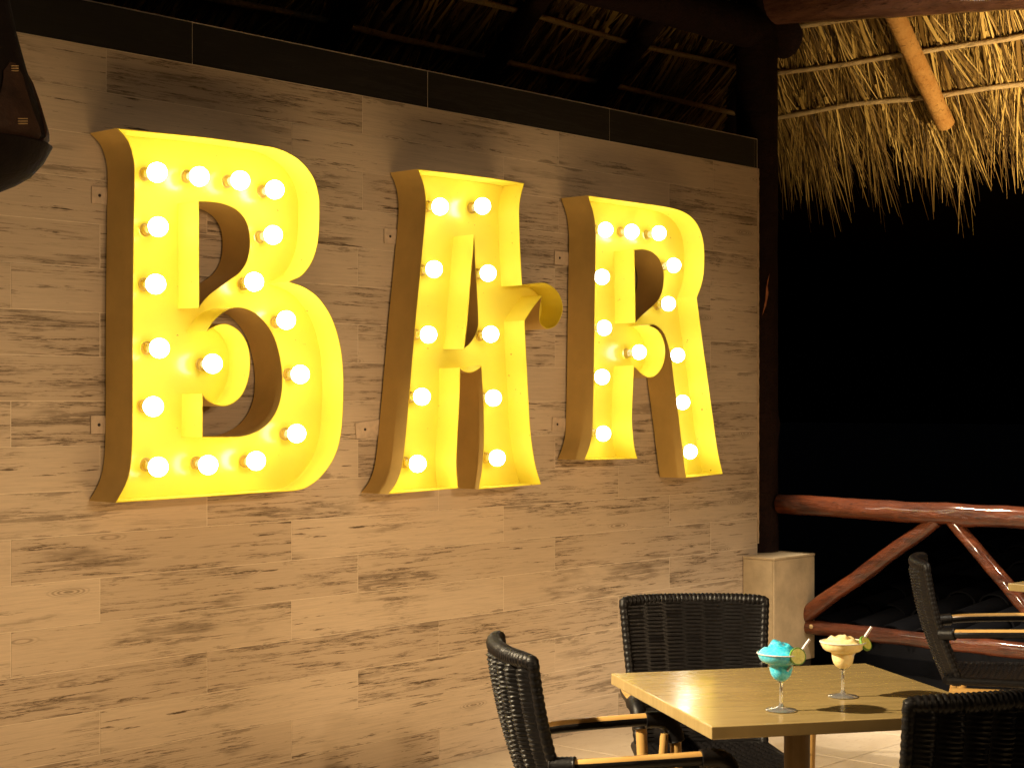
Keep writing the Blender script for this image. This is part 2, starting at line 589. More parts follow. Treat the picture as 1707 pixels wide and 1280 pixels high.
# ------------------------------------------------------------------ post
POST = Vector((7.475, .105, 0))
bm = bmesh.new(); log(bm, (7.475, .105, PT), (7.475, .105, 3.62), .112, .108, seed=3, n=70, seg=22, bend=.006, rough=.05)
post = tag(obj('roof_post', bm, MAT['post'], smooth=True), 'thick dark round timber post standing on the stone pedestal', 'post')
bm = bmesh.new()
pv = [at_x(u, v, 7.44) for u, v in ((1283, 456), (1279, 470), (1281, 490), (1277, 510), (1271, 526), (1276, 500), (1277, 480))]
fr_, bk_ = [], []
for q in pv:
    ang = math.atan2(q.y + .09 - POST.y, q.x - POST.x)
    d = (CAM - q); d.z = 0; d.normalize()
    # project on the post's surface
    rel = Vector((q.x - POST.x, q.y - POST.y, 0)); side = Vector((-d.y, d.x, 0)); s = max(-.104, min(.104, rel.dot(side)))
    for L_, rr in ((fr_, .119), (bk_, .085)):
        h = math.sqrt(max(0, rr * rr - s * s)) if rr > abs(s) else 0
        L_.append(bm.verts.new((POST.x + side.x * s + d.x * h, POST.y + side.y * s + d.y * h, q.z)))
bm.faces.new(fr_); bm.faces.new(bk_[::-1])
for i in range(len(fr_)):
    j = (i + 1) % len(fr_); bm.faces.new((fr_[i], bk_[i], bk_[j], fr_[j]))
obj('bark_scar', bm, MAT['scar'], post)

# ------------------------------------------------------------------ thatched roof
roof = thing('thatched_roof', 'palm-thatched roof with peeled battens hanging over the bar terrace', 'roof', (7.5, .1, 3.5))
RO = Vector((7.5, .1, 3.5))
SL = .9
NRM = math.sqrt(1 + SL * SL)


def PR(y, mm, h):      # right slope: mm metres outwards along +x, h below the batten line (positive up)
    return Vector((7.5 + mm, y, 3.80 - SL * mm + h)) - RO


def PB(x, mm, h):      # back slope: outwards along +y
    return Vector((x, .1 + mm, 3.60 - SL * mm + h)) - RO


def beam(a, b, r, seed, mat, n=50, bend=.02):
    bm = bmesh.new(); log(bm, Vector(a) - RO, Vector(b) - RO, r, seed=seed, n=n, seg=18, bend=bend, rough=.06)
    return obj('beam', bm, mat, roof, True)


pa, pb = at_x(1300, 9, 7.5), at_x(1707, -22, 7.5)
beam(pa + (pa - pb) * .25, pb + (pb - pa) * 1.2, .100, 5, MAT['eave_log'])
pc = at_y(1203, 34, .1)
beam((.6, .1, pc.z), (7.75, .1, pc.z), .105, 6, MAT['post'], 80)


def rafter(fn, c, seed, m0=-1.6, m1=.815, r=.052):
    bm = bmesh.new(); log(bm, fn(c, m0, -.075), fn(c, m1, -.075), r, r * .97, seed=seed, n=36, bend=.006, rough=.03)
    bmesh.ops.bevel(bm, geom=[e for f in bm.faces if len(f.verts) > 4 for e in f.edges], offset=.014, segments=3, affect='EDGES')
    return obj('rafter', bm, MAT['rafter'], roof, True)


for i, y in enumerate((-.553, -1.75, -2.95)):
    rafter(PR, y, 20 + i)
for i, x in enumerate((1.3, 2.5, 3.7, 4.9, 5.9, 6.75)):
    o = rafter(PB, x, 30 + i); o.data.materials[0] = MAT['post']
bm = bmesh.new(); log(bm, Vector((6.3, -1.1, 4.76)) - RO, Vector((8.25, .85, 2.98)) - RO, .07, seed=41, bend=.01)
o = obj('hip_rafter', bm, MAT['post'], roof, True)


def batten(fn, c0, c1, mm, seed):
    bm = bmesh.new(); n = 60
    pts = [fn(lerp(c0, c1, i / (n - 1)), mm + .016 * noise.noise(Vector((seed, i * .13, 0))), .010 * noise.noise(Vector((seed, i * .11, 5)))) for i in range(n)]
    tube(bm, pts, [.0145 * (1 + .2 * noise.noise(Vector((seed, i * .5, 9)))) for i in range(n)], 8)
    return obj('batten', bm, MAT['batten'], roof, True)


for i, mm in enumerate((-.15, .08, .30, .507, .722)):
    batten(PR, .1 + max(mm, 0), -3.4, mm, i + 1)
    o = batten(PB, .9, 7.5 + max(mm, 0), mm - .01, i + 11)


def thatch(fn, c0, c1, hip, count, seed, lean, courses, m_end):
    """individual palm blades laid down the slope, joined as one uncountable mass"""
    rnd = random.Random(seed)
    V, F = [], []

    def blade(c, m0, L, ang, w, h0, h1, droop, twist):
        nseg = 4
        for i in range(nseg + 1):
            t = i / nseg
            s = L * t
            mm = m0 + s * math.cos(ang) / NRM
            cc = c + s * math.sin(ang) + .02 * math.sin(t * 2.5 + twist)
            h = lerp(h0, h1, t) - droop * t * t
            ww = w * (1 - t * t * .85) * .5
            p = fn(cc, mm, h)
            q = fn(cc + 1, mm, h) - p
            up = Vector((0, 0, 1))
            d = (q.normalized() * math.cos(twist) + up * math.sin(twist)) * ww
            V.append(p - d); V.append(p + d)
        b = len(V) - 2 * (nseg + 1)
        for i in range(nseg):
            F.append((b + 2 * i, b + 2 * i + 1, b + 2 * i + 3, b + 2 * i + 2))

    def put(c, mm, L, a, w, h0, h1):
        if hip(c, mm) or mm > m_end - .15:
            return
        end = m_end + .17 * noise.noise(Vector((c * 2.6, seed, 0))) + rnd.uniform(-.30, .07)
        if mm + L * math.cos(a) / NRM > end:
            L = max(.08, (end - mm) * NRM)
        tail = max(0, mm + L / NRM - .80)
        blade(c, mm, L, a, w, h0, h1, tail * rnd.uniform(.1, .7), rnd.uniform(-1.1, 1.1))

    for m0, share in courses:
        nf = int((c1 - c0 if c1 > c0 else c0 - c1) / .058 * share)
        for _ in range(nf):
            c = rnd.uniform(c0, c1)
            mm = m0 + rnd.uniform(-.05, .04)
            fa = rnd.gauss(lean, .13)
            lay = rnd.random()
            RL = rnd.uniform(.30, .50)
            # broad torn leaves lying behind the blades
            for q in range(5):
                t = rnd.random()
                put(c + rnd.gauss(0, .04), mm + t * .12, rnd.uniform(.25, .50), fa + rnd.gauss(0, .16), rnd.uniform(.022, .042), .07 + .06 * lay, .06 + .07 * lay)
            # rib of the frond
            if not hip(c, mm) and lay < .75:
                blade(c, mm, RL, fa, rnd.uniform(.014, .028), .012 + .03 * lay, .016 + .04 * lay, 0, rnd.uniform(-.35, .35))
            for q in range(count):
                t = rnd.random()
                sgn = rnd.choice((-1, 1))
                a = fa + sgn * rnd.uniform(.03, .42) * (1 - .55 * t)
                put(c + t * RL * math.sin(fa), mm + t * RL * math.cos(fa) / NRM * .9, rnd.uniform(.28, .60), a,
                    rnd.choice((.004, .005, .007, .009, .013)),   .02 + .11 * lay + rnd.uniform(-.006, .02), .0 + .10 * lay + rnd.uniform(-.02, .03))
    me = bpy.data.meshes.new('thatch')
    me.from_pydata(V, [], F)
    me.materials.append(MAT['thatch'])
    o = link('thatch', me, roof); o['kind'] = 'stuff'
    return o


thatch(PR, .95, -3.3, lambda c, mm: c - .1 > mm + .12, 44, 3, .12,
       ((-.10, .8), (.09, 1.0), (.30, 1.1), (.51, 1.1), (.70, 1.0)), 1.16)
thatch(PB, 1.0, 8.3, lambda c, mm: c - 7.5 > mm + .12, 18, 4, -.05,
       ((.06, 1.0), (.29, 1.2), (.50, 1.2), (.70, 1.2)), 1.1)
# dense thatch body above the blades
bm = bmesh.new()
for fn, far, cc in ((PR, -3.6, .1), (PB, .7, 7.5)):
    for h in (.10, .26):
        pass
    pts = []
    for mm in (-2.4, .95):
        c_hip = cc + mm
        for c in (c_hip, far):
            pts.append((c, mm))
    lo = [bm.verts.new(fn(c, mm, .17)) for c, mm in pts]
    hi = [bm.verts.new(fn(c, mm, .33 if mm < 0 else .23)) for c, mm in pts]
    for q in ((0, 1, 3, 2),):
        bm.faces.new([lo[i] for i in q]); bm.faces.new([hi[i] for i in q][::-1])
    for a, b in ((0, 1), (1, 3), (3, 2), (2, 0)):
        bm.faces.new((lo[a], lo[b], hi[b], hi[a]))
obj('thatch_body', bm, MAT['thatch_core'], roof)

# ------------------------------------------------------------------ log railing
RX = 7.5
rail = thing('log_railing', 'red-brown varnished log railing with slanting braces beside the post', 'railing', (RX, -1.5, 0))
RLO = Vector((RX, -1.5, 0))


def rlog(name, a, b, r0, r1, seed, n=60):
    bm = bmesh.new(); log(bm, Vector(a) - RLO, Vector(b) - RLO, r0, r1, seed=seed, n=n, seg=20, bend=.010, rough=.10)
    return obj(name, bm, MAT['rail'], rail, True)


a, b = at_x(1300, 840, RX), at_x(1707, 862, RX)
rlog('top_rail', a, b + (b - a) * .9, .051, .057, 51)
a, b = at_x(1332, 1043, RX), at_x(1707, 1085, RX)
rlog('bottom_rail', a, b + (b - a) * .9, .036, .044, 52)
rlog('brace', at_x(1338, 1028, RX), at_x(1563, 866, RX), .043, .036, 53)
rlog('brace', at_x(1583, 862, RX), at_x(1752, 1062, RX), .033, .036, 54)
# peg heads where the brace meets the rail
bm = bmesh.new(); lathe(bm, [(0, 0), (.010, .001), (.012, .006), (.008, .011), (0, .012)], 10)
pk = obj('peg', bm, MAT['batten'], rail, True)
pp = at_x(1353, 1044, RX - .04); pk.location = pp - RLO; pk.rotation_euler = (0, R(-90), 0)

# ------------------------------------------------------------------ tiled roof out in the dark
troof = thing('tiled_roof', 'dark barrel-tiled low roof barely visible in the night beyond the railing', 'roof', (8.1, -1.5, 0))
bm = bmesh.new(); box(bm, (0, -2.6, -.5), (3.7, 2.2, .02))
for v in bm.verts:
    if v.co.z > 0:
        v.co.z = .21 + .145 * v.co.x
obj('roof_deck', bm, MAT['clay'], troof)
bm = bmesh.new(); rows = []
for i in range(2):
    for rr in (.095, .083):
        rows.append([bm.verts.new((i * .44, math.cos(PI * k / 8) * rr * (1 - .12 * i), math.sin(PI * k / 8) * rr * (.75 - .1 * i))) for k in range(9)])
for A, B in ((0, 2), (1, 3), (0, 1), (2, 3)):
    for k in range(8):
        bm.faces.new((rows[A][k], rows[A][k + 1], rows[B][k + 1], rows[B][k]))
for k in (0, 8):
    bm.faces.new((rows[0][k], rows[1][k], rows[3][k], rows[2][k]))
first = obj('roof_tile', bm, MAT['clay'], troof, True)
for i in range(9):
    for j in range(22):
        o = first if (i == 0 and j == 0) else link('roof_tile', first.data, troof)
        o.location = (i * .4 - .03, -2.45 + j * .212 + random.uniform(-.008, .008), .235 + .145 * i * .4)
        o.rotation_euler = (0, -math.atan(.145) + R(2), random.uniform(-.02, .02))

# ================================================================== MARQUEE LETTERS
DEP = .163           # letters stand out this far from the wall
PLATE = -.044


def crop(pts, ox, oy, sc):
    return [(ox + p[0] * sc, oy + p[1] * sc, (p[2] if len(p) > 2 else 0)) for p in pts]


def contour(px, org):
    """photo outline of the front rim -> smooth outline (x, z) on the letter's front plane; third value 1 = corner"""
    P = [(at_y(u, v, -DEP) - org, c) for u, v, c in px]
    P = [((p.x, p.z), c) for p, c in P]
    n = len(P); out = []
    for i in range(n):
        (p1, c1), (p2, c2) = P[i], P[(i + 1) % n]
        p0 = P[i - 1][0] if not c1 else (2 * p1[0] - p2[0], 2 * p1[1] - p2[1])
        p3 = P[(i + 2) % n][0] if not c2 else (2 * p2[0] - p1[0], 2 * p2[1] - p1[1])
        sub = 1 if (c1 and c2) else 5
        for s in range(sub):
            t = s / sub
            out.append(tuple(.5 * (2 * p1[k] + (p2[k] - p0[k]) * t + (2 * p0[k] - 5 * p1[k] + 4 * p2[k] - p3[k]) * t * t + (3 * p1[k] - p0[k] - 3 * p2[k] + p3[k]) * t ** 3) for k in (0, 1)))
    # drop near-duplicate points
    res = [out[0]]
    for q in out[1:]:
        if math.hypot(q[0] - res[-1][0], q[1] - res[-1][1]) > .002:
            res.append(q)
    return res


cB = lambda p: crop(p, 130, 190, 470 / 898)
cA = lambda p: crop(p, 580, 260, 380 / 839)
cH = lambda p: crop(p, 820, 300, 380 / 1431)
cR = lambda p: crop(p, 900, 300, 400 / 948)
LET = {}
LET['B'] = dict(
    outer=cB([(125, 47, 1), (250, 60), (400, 75), (560, 97), (640, 112), (705, 147), (748, 200), (767, 260), (769, 310), (767, 380), (758, 435), (740, 480),
              (712, 515), (672, 535, 1), (722, 553), (765, 585), (802, 638), (826, 700), (840, 770), (845, 850), (843, 950), (835, 1030), (818, 1088),
              (788, 1137), (748, 1176), (700, 1197), (600, 1204), (400, 1218), (250, 1228), (122, 1236, 1), (148, 1188), (164, 1140), (172, 1060), (174, 900), (174, 700),
              (177, 400), (180, 200), (177, 145), (165, 100), (150, 73)]),
    holes=[cB([(385, 279, 1), (425, 281), (462, 287), (500, 303), (525, 326), (541, 357), (547, 397), (545, 440), (535, 475), (514, 506), (480, 531), (440, 560), (410, 585), (386, 615, 1)]),
           cB([(412, 690, 1), (427, 665), (450, 641), (480, 622), (512, 617), (552, 628), (592, 660), (622, 705), (641, 765), (650, 830), (648, 890), (635, 940),
               (610, 980), (575, 1008), (530, 1025), (480, 1028), (397, 1028, 1), (397, 893, 1), (408, 908), (430, 922), (463, 930), (495, 920), (525, 890), (543, 842), (548, 792), (543, 745), (525, 706), (500, 681), (470, 669), (440, 674)])],
    bulbs=cB([(250, 186), (384, 193), (514, 210), (626, 242), (252, 366), (617, 389), (250, 540), (564, 540), (257, 744), (668, 662), (707, 829), (432, 797), (246, 930), (697, 1020), (254, 1117), (415, 1112), (570, 1108)]),
    base=(360, 830), brackets=[(163, 326, .050, .058, 0), (162, 708, .052, .062, 0)],
    label='yellow marquee letter B, the largest and leftmost of the lit letters on the plank wall')
LET['A'] = dict(
    outer=cA([(257, 50, 1), (400, 66), (540, 84), (648, 102, 1), (638, 140), (632, 175), (630, 225), (634, 350), (641, 475, 1)]) +
    cH([(265, 651), (330, 648), (385, 676), (425, 726), (443, 790), (436, 850), (408, 905), (375, 928), (345, 935, 1), (312, 912), (298, 880), (298, 830), (304, 780), (315, 728, 1), (258, 800), (205, 885, 1)]) +
    cA([(655, 720), (662, 850), (669, 980), (677, 1060), (690, 1140), (710, 1207, 1), (482, 1225, 1), (494, 1150), (500, 1060), (499, 920), (491, 774, 1), (471, 790), (447, 797), (426, 792), (413, 782, 1),
        (410, 900), (402, 1050), (399, 1140), (405, 1222, 1), (150, 1243, 1), (182, 1195), (204, 1110), (225, 890), (250, 600), (271, 380), (286, 205), (283, 130), (272, 85)]),
    holes=[cA([(465, 292, 1), (469, 400), (476, 520), (480, 608), (475, 642), (461, 674), (443, 696), (428, 708, 1), (440, 600), (456, 400)])],
    bulbs=cA([(337, 180), (500, 188), (315, 417), (518, 433), (292, 655), (530, 660), (273, 888), (538, 888), (254, 1128), (552, 1111)]),
    base=(770, 815), brackets=[(648, 394, .050, .060, 0), (606, 716, .085, .062, -6)],
    label='yellow marquee letter A with a hooked crossbar, middle lit letter on the plank wall')
LET['R'] = dict(
    outer=cR([(190, 63, 1), (300, 78), (400, 92), (500, 107), (562, 124), (604, 152), (632, 195), (646, 245), (650, 302), (647, 370), (637, 420), (620, 466, 1),
              (640, 620), (665, 800), (688, 970), (704, 1080), (722, 1160, 1), (650, 1168), (577, 1176, 1), (566, 1090), (546, 920), (530, 800), (520, 715), (506, 650), (490, 606), (470, 582), (449, 571), (430, 575, 1),
              (462, 590), (485, 624), (495, 670), (490, 720), (470, 760), (440, 780), (407, 770), (372, 736, 1), (369, 800), (364, 930), (367, 1000), (374, 1060), (385, 1100, 1),
              (280, 1103), (177, 1105, 1), (195, 1055), (207, 990), (212, 800), (216, 500), (220, 250), (218, 180), (210, 125)]),
    holes=[cR([(374, 277, 1), (412, 276), (447, 288), (475, 320), (488, 365), (488, 410), (478, 455), (455, 490), (420, 520), (396, 543), (378, 562, 1)])],
    bulbs=cR([(261, 191), (365, 201), (468, 214), (525, 340), (248, 384), (508, 493), (250, 582), (545, 697), (388, 684), (250, 783), (565, 884), (247, 996), (590, 1070)]),
    base=(1070, 765), brackets=[(931, 430, .055, .060, 0), (927, 707, .055, .060, 3)],
    label='yellow marquee letter R with a ball-ended bowl, rightmost lit letter beside the post')

bulb_me = sock_me = None
for ch, d in LET.items():
    org = at_y(d['base'][0], d['base'][1], -DEP)
    org = Vector((org.x, 0, org.z))
    L = thing('sign_letter', d['label'], 'sign letter', org, 0, 'marquee letters spelling BAR')
    oc = contour(d['outer'], org)
    hc = [contour(h, org) for h in d['holes']]
    # face plate
    loops = [[Vector((x, z, 0)) for x, z in c] for c in [oc] + hc]
    tri = tessellate_polygon(loops)
    flat = [p for lp in loops for p in lp]
    bm = bmesh.new()
    fv = [bm.verts.new((p.x, PLATE, p.y)) for p in flat]
    bv = [bm.verts.new((p.x, PLATE + .003, p.y)) for p in flat]
    for t in tri:
        try:
            bm.faces.new([fv[i] for i in t]); bm.faces.new([bv[i] for i in t][::-1])
        except ValueError:
            pass
    obj('face_plate', bm, MAT['yellow'], L)
    for idx, c in enumerate([oc] + hc):
        bm = bmesh.new()
        n = len(c)
        area = sum(c[q][0] * c[(q + 1) % n][1] - c[(q + 1) % n][0] * c[q][1] for q in range(n))
        sg = (1 if area > 0 else -1) * (1 if idx == 0 else -1)
        nor = []
        for q in range(n):
            (ax, az), (bx_, bz_), (cx_, cz_) = c[q - 1], c[q], c[(q + 1) % n]
            n1 = Vector((bz_ - az, ax - bx_)).normalized(); n2 = Vector((cz_ - bz_, bx_ - cx_)).normalized()
            mm_ = n1 + n2
            mm_ = mm_.normalized() / max(.5, mm_.normalized().dot(n1)) if mm_.length > .1 else n1
            nor.append(mm_ * sg)
        ring = [[bm.verts.new((c[q][0] + nor[q].x * e, yy, c[q][1] + nor[q].y * e)) for q in range(n)]
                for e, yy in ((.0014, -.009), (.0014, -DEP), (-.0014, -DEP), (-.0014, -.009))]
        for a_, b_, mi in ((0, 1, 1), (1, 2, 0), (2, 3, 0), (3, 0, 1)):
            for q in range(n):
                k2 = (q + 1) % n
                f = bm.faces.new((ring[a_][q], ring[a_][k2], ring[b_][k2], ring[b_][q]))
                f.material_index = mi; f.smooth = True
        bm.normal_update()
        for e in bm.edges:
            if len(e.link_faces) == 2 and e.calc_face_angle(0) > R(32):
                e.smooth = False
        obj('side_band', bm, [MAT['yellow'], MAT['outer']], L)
    # bulbs
    for u, v, _ in d['bulbs']:
        g = at_y(u, v, PLATE - .072) - org
        if bulb_me is None:
            bm = bmesh.new()
            rg = .0345
            prof = [(.0150, -.012), (.0155, -.022), (.0195, -.035)]
            for k in range(2, 11):
                a = PI * (k / 11)
                prof.append((rg * math.sin(a + .28 * (1 - k / 11)), -.072 + rg * math.cos(a + .28 * (1 - k / 11))))
            prof.append((0, -.072 - rg))
            lathe(bm, prof, 20, axis='y')
            for f in bm.faces:
                if f.calc_center_median().y > -.055:
                    f.material_index = 1
            o = obj('bulb', bm, [MAT['bulb'], MAT['bulb_neck']], L, True); bulb_me = o.data
            bm = bmesh.new()
            lathe(bm, [(.024, -.0005), (.024, -.004), (.0185, -.005), (.0180, -.017), (.0145, -.018), (.0145, -.011)], 20, axis='y')
            s = obj('socket', bm, MAT['socket'], o, True); sock_me = s.data
        else:
            o = link('bulb', bulb_me, L); s = link('socket', sock_me, o)
        o.location = (g.x, PLATE, g.z)
        o.rotation_euler = (random.uniform(-.11, .11), 0, random.uniform(-.11, .11))
    # wall brackets
    for u, v, w, h, rot in d['brackets']:
        q = at_y(u, v, -.004) - org
        o = obj('bracket', bevel_box((-w / 2, -.0025, -h / 2), (w / 2 + .05, .0015, h / 2), .0008, 1), MAT['bracket'], L)
        o.location = (q.x, -.0035, q.z); o.rotation_euler = (0, R(rot), 0)
        bm = bmesh.new(); lathe(bm, [(.0058, 0), (.005, -.002), (0, -.0025)], 10, axis='y')
        s = obj('screw', bm, MAT['screw'], o); s.location = (.006, -.003, 0)

# ================================================================== TABLES
TZ = .75
nr, lf, fr = at_z(1191, 1209, TZ), at_z(1010, 1121, TZ), at_z(1440, 1106, TZ)
ctr = (nr + fr) / 2
e1 = (fr - lf).normalized()
e2 = (lf - nr).normalized()
ang1 = math.atan2(e1.y, e1.x); ang2 = math.atan2(e2.y, e2.x) - PI / 2
TA = (ang1 + ang2) / 2
sx, sy = (fr - lf).length, (lf - nr).length
print('TABLE', ctr, math.degrees(ang1), math.degrees(ang2), sx, sy)
tbl = thing('cafe_table', 'square cafe table with a glossy golden-brown top under the two cocktails', 'table', (ctr.x, ctr.y, 0), TA)
obj('tabletop', bevel_box((-sx / 2, -sy / 2, TZ - .031), (sx / 2, sy / 2, TZ), .004, 3), MAT['laminate'], tbl)
bm = bmesh.new(); lathe(bm, [(0, .03), (.034, .03), (.034, .70), (.075, .705), (.075, .718), (0, .718)], 24)
obj('column', bm, MAT['column'], tbl, False)
for k in range(4):
    bm = bevel_box((.02, -.028, .008), (.33, .028, .034), .006)
    o = obj('foot', bm, MAT['column'], tbl); o.rotation_euler = (0, 0, k * PI / 2 + PI / 4)
# second table at the right edge
t2 = copy_tree(tbl)
c2 = ld(2.02, 6.82)
t2.location = (c2.x + .59 * RT.x + FW.x * .12, c2.y + .59 * RT.y + FW.y * .12, 0)
t2.rotation_euler = (0, 0, TA + R(28))
tag(t2, 'pale table corner at the right edge in front of the railing brace', 'table')

# ================================================================== CHAIRS
BZ0, BZ1 = .40, .865


def back_pt(s, q):
    w = lerp(.195, .228, q)
    z = lerp(BZ0, BZ1, q)
    y = -.165 - .135 * q - .02 * math.sin(q * PI) + .034 * s * s
    return Vector((s * w, y, z))


def make_chair():
    root = thing('wicker_chair', '', 'chair')
    # woven backrest
    NX, NZ = 64, 118
    bm = bmesh.new()
    gf, gr = [], []
    for j in range(NZ + 1):
        q = j / NZ
        rf, rr = [], []
        for i in range(NX + 1):
            s = -1 + 2 * i / NX
            p = back_pt(s, q)
            rib = math.cos(s * 3.5 * PI)                  # upright ribs
            hb = abs(rib) ** 1.7
            tw = math.sin(2 * PI * (q * .465 / .0115) + (PI if rib > 0 else 0))
            er = .001 + .034 * hb + .0034 * tw * (.3 + .7 * hb)
            ef = .012 + .0016 * tw + .001 * rib
            edge = (1 - abs(s)) * 8
            er = .008 + (er - .008) * min(1, .45 + (1 - q) * 9) * min(1, .3 + edge * .4)
            rf.append(bm.verts.new(p + Vector((0, ef, .0))))
            rr.append(bm.verts.new(p + Vector((0, -er, 0))))
        gf.append(rf); gr.append(rr)
    for j in range(NZ):
        for i in range(NX):
            bm.faces.new((gf[j][i], gf[j][i + 1], gf[j + 1][i + 1], gf[j + 1][i]))
            bm.faces.new((gr[j][i], gr[j + 1][i], gr[j + 1][i + 1], gr[j][i + 1]))
    for j in range(NZ):
        bm.faces.new((gf[j][0], gf[j + 1][0], gr[j + 1][0], gr[j][0]))
        bm.faces.new((gf[j][NX], gr[j][NX], gr[j + 1][NX], gf[j + 1][NX]))
    for i in range(NX):
        bm.faces.new((gf[0][i], gr[0][i], gr[0][i + 1], gf[0][i + 1]))
        bm.faces.new((gf[NZ][i], gf[NZ][i + 1], gr[NZ][i + 1], gr[NZ][i]))
    obj('backrest', bm, MAT['wicker'], root, True)
    # wrapped edging: both uprights and the top
    path = [back_pt(-1, q / 30) for q in range(31)] + [back_pt(s / 20, 1) + Vector((0, -.010 * (1 - (s / 20) ** 4), .002)) for s in range(-19, 20)] + [back_pt(1, 1 - q / 30) for q in range(31)]
    P = []
    for a, b in zip(path, path[1:]):
        for k in range(4):
            P.append(a.lerp(b, k / 4))
    P.append(path[-1])
    bm = bmesh.new()
    tube(bm, P, [(.0130 + .0065 * max(0, 1 - (abs(i - len(P) / 2) / 84) ** 6)) * (1 + .17 * abs(math.sin(i * .66))) for i in range(len(P))], 12)
    obj('edge_wrap', bm, MAT['wicker'], root, True)
    # seat
    bm = bmesh.new(); N = 66; G = []
    for j in range(N + 1):
        row = []
        for i in range(N + 1):
            x = lerp(-.215, .215, i / N); y = lerp(-.19, .235, j / N)
            x *= lerp(.92, 1.06, j / N)
            z = .440 - .012 * (1 - (x / .22) ** 2) * (1 - ((y - .02) / .23) ** 2)
            z += .0036 * math.sin((i + j) * PI / 3) * (1 if ((i - j) // 4) % 2 else -1)
            row.append(bm.verts.new((x, y, z)))
        G.append(row)
    lowv = [[bm.verts.new((v.co.x, v.co.y, .415)) for v in (G[j][0], G[j][N])] for j in (0, N)]
    for j in range(N):
        for i in range(N):
            bm.faces.new((G[j][i], G[j][i + 1], G[j + 1][i + 1], G[j + 1][i]))
    bm.faces.new((lowv[0][0], lowv[0][1], lowv[1][1], lowv[1][0]))
    bm.faces.new([G[0][i] for i in range(N + 1)] + [lowv[0][1], lowv[0][0]])
    bm.faces.new([G[N][i] for i in range(N + 1)] + [lowv[1][1], lowv[1][0]])
    bm.faces.new([G[j][0] for j in range(N + 1)] + [lowv[1][0], lowv[0][0]])
    bm.faces.new([G[j][N] for j in range(N + 1)] + [lowv[1][1], lowv[0][1]])
    obj('seat', bm, MAT['wicker'], root, True)
    # seat rim and rails
    for a, b in (((-.215, .245, .425), (.215, .245, .425)), ((-.20, -.19, .425), (.20, -.19, .425)),
                 ((-.225, .24, .425), (-.20, -.19, .425)), ((.225, .24, .425), (.20, -.19, .425))):
        bm = bmesh.new(); tube(bm, [a, b], .017, 10); obj('seat_rim', bm, MAT['wicker'], root, True)
    for sg in (-1, 1):
        bm = bmesh.new(); tube(bm, [(sg * .228, .22, .385), (sg * .205, -.17, .385)], .014, 10)
        obj('side_rail', bm, MAT['bamboo'], root, True)
        # arm: split bamboo, dark beneath
        pb = back_pt(sg, .47)
        pts = spline([(pb.x, pb.y + .01, .605), (sg * .245, -.10, .613), (sg * .258, .08, .620), (sg * .258, .185, .622), (sg * .255, .215, .612)], 7)
        bm = bmesh.new()
        tube(bm, pts, .0175, 14, mifun=lambda i, a: 0 if (PI + .45 < a < 2 * PI - .45) else 1)
        arm = obj('armrest', bm, [MAT['bamboo'], MAT['wicker']], root, True)
        bm = bmesh.new()
        W = spline([(pb.x - sg * .004, pb.y - .005, .605), (sg * .232, pb.y + .055, .609)], 14)
        tube(bm, W, [.0235 * (1 + .07 * (i % 2)) for i in range(len(W))], 12)
        obj('binding', bm, MAT['wicker'], arm, True)
        bm = bmesh.new()
        W = spline([(sg * .258, .150, .621), (sg * .2565, .195, .620), (sg * .254, .218, .606), (sg * .251, .230, .585), (sg * .249, .236, .56)], 7)
        tube(bm, W, [.0235 * (1 + .06 * (i % 2)) for i in range(len(W))], 12)
        obj('binding', bm, MAT['wicker'], arm, True)
        # front leg runs from the arm to the floor
        bm = bmesh.new(); tube(bm, spline([(sg * .25, .232, .60), (sg * .243, .238, .42), (sg * .24, .245, .2), (sg * .24, .25, 0)], 5), .0165, 12)
        obj('leg', bm, MAT['bamboo'], root, True)
        b0 = back_pt(sg, 0)
        bm = bmesh.new(); tube(bm, spline([(b0.x, b0.y, .41), (sg * .198, -.175, .2), (sg * .205, -.215, 0)], 5), .0165, 12)
        obj('leg', bm, MAT['bamboo'], root, True)
        bm = bmesh.new(); tube(bm, spline([(sg * .243, .20, .585), (sg * .238, .19, .5), (sg * .232, .16, .40)], 5), .012, 10)
        obj('arm_support', bm, MAT['bamboo'], root, True)
    return root


def put_chair(o, P, Q, facing, label):
    """P and Q: the two top corners of the back in the scene; facing: rough direction the sitter looks"""
    Mx = (P + Q) / 2
    d = (Q - P); d.z = 0; d.normalize()
    n = Vector((-d.y, d.x, 0))
    if n.dot(facing) < 0:
        n = -n
    c = Mx + n * .285
    o.location = (c.x, c.y, 0)
    o.rotation_euler = (0, 0, math.atan2(n.y, n.x) - PI / 2)
    o['label'] = label
    o['group'] = 'wicker chairs around the tables'


ch0 = make_chair()
chairs = [ch0] + [copy_tree(ch0) for _ in range(3)]
put_chair(chairs[0], at_z(874, 1100, .87), at_z(823, 1060, .87), RT, 'black wicker armchair seen from its ribbed back, left of the cocktail table')
put_chair(chairs[1], at_z(1045, 1000, .87), at_z(1266, 998, .87), -FW, 'black wicker armchair facing the camera behind the cocktail table')
put_chair(chairs[2], ld(1.585, 6.5), ld(1.685, 6.95), RT, 'black wicker armchair side-on in front of the log railing')
P = at_z(1527, 1173, .87); dd = (RT * .914 + FW * .405)
put_chair(chairs[3], P, P + dd * .45, FW, 'black wicker armchair with its back to the camera in the nearest corner')

# ================================================================== COCKTAILS


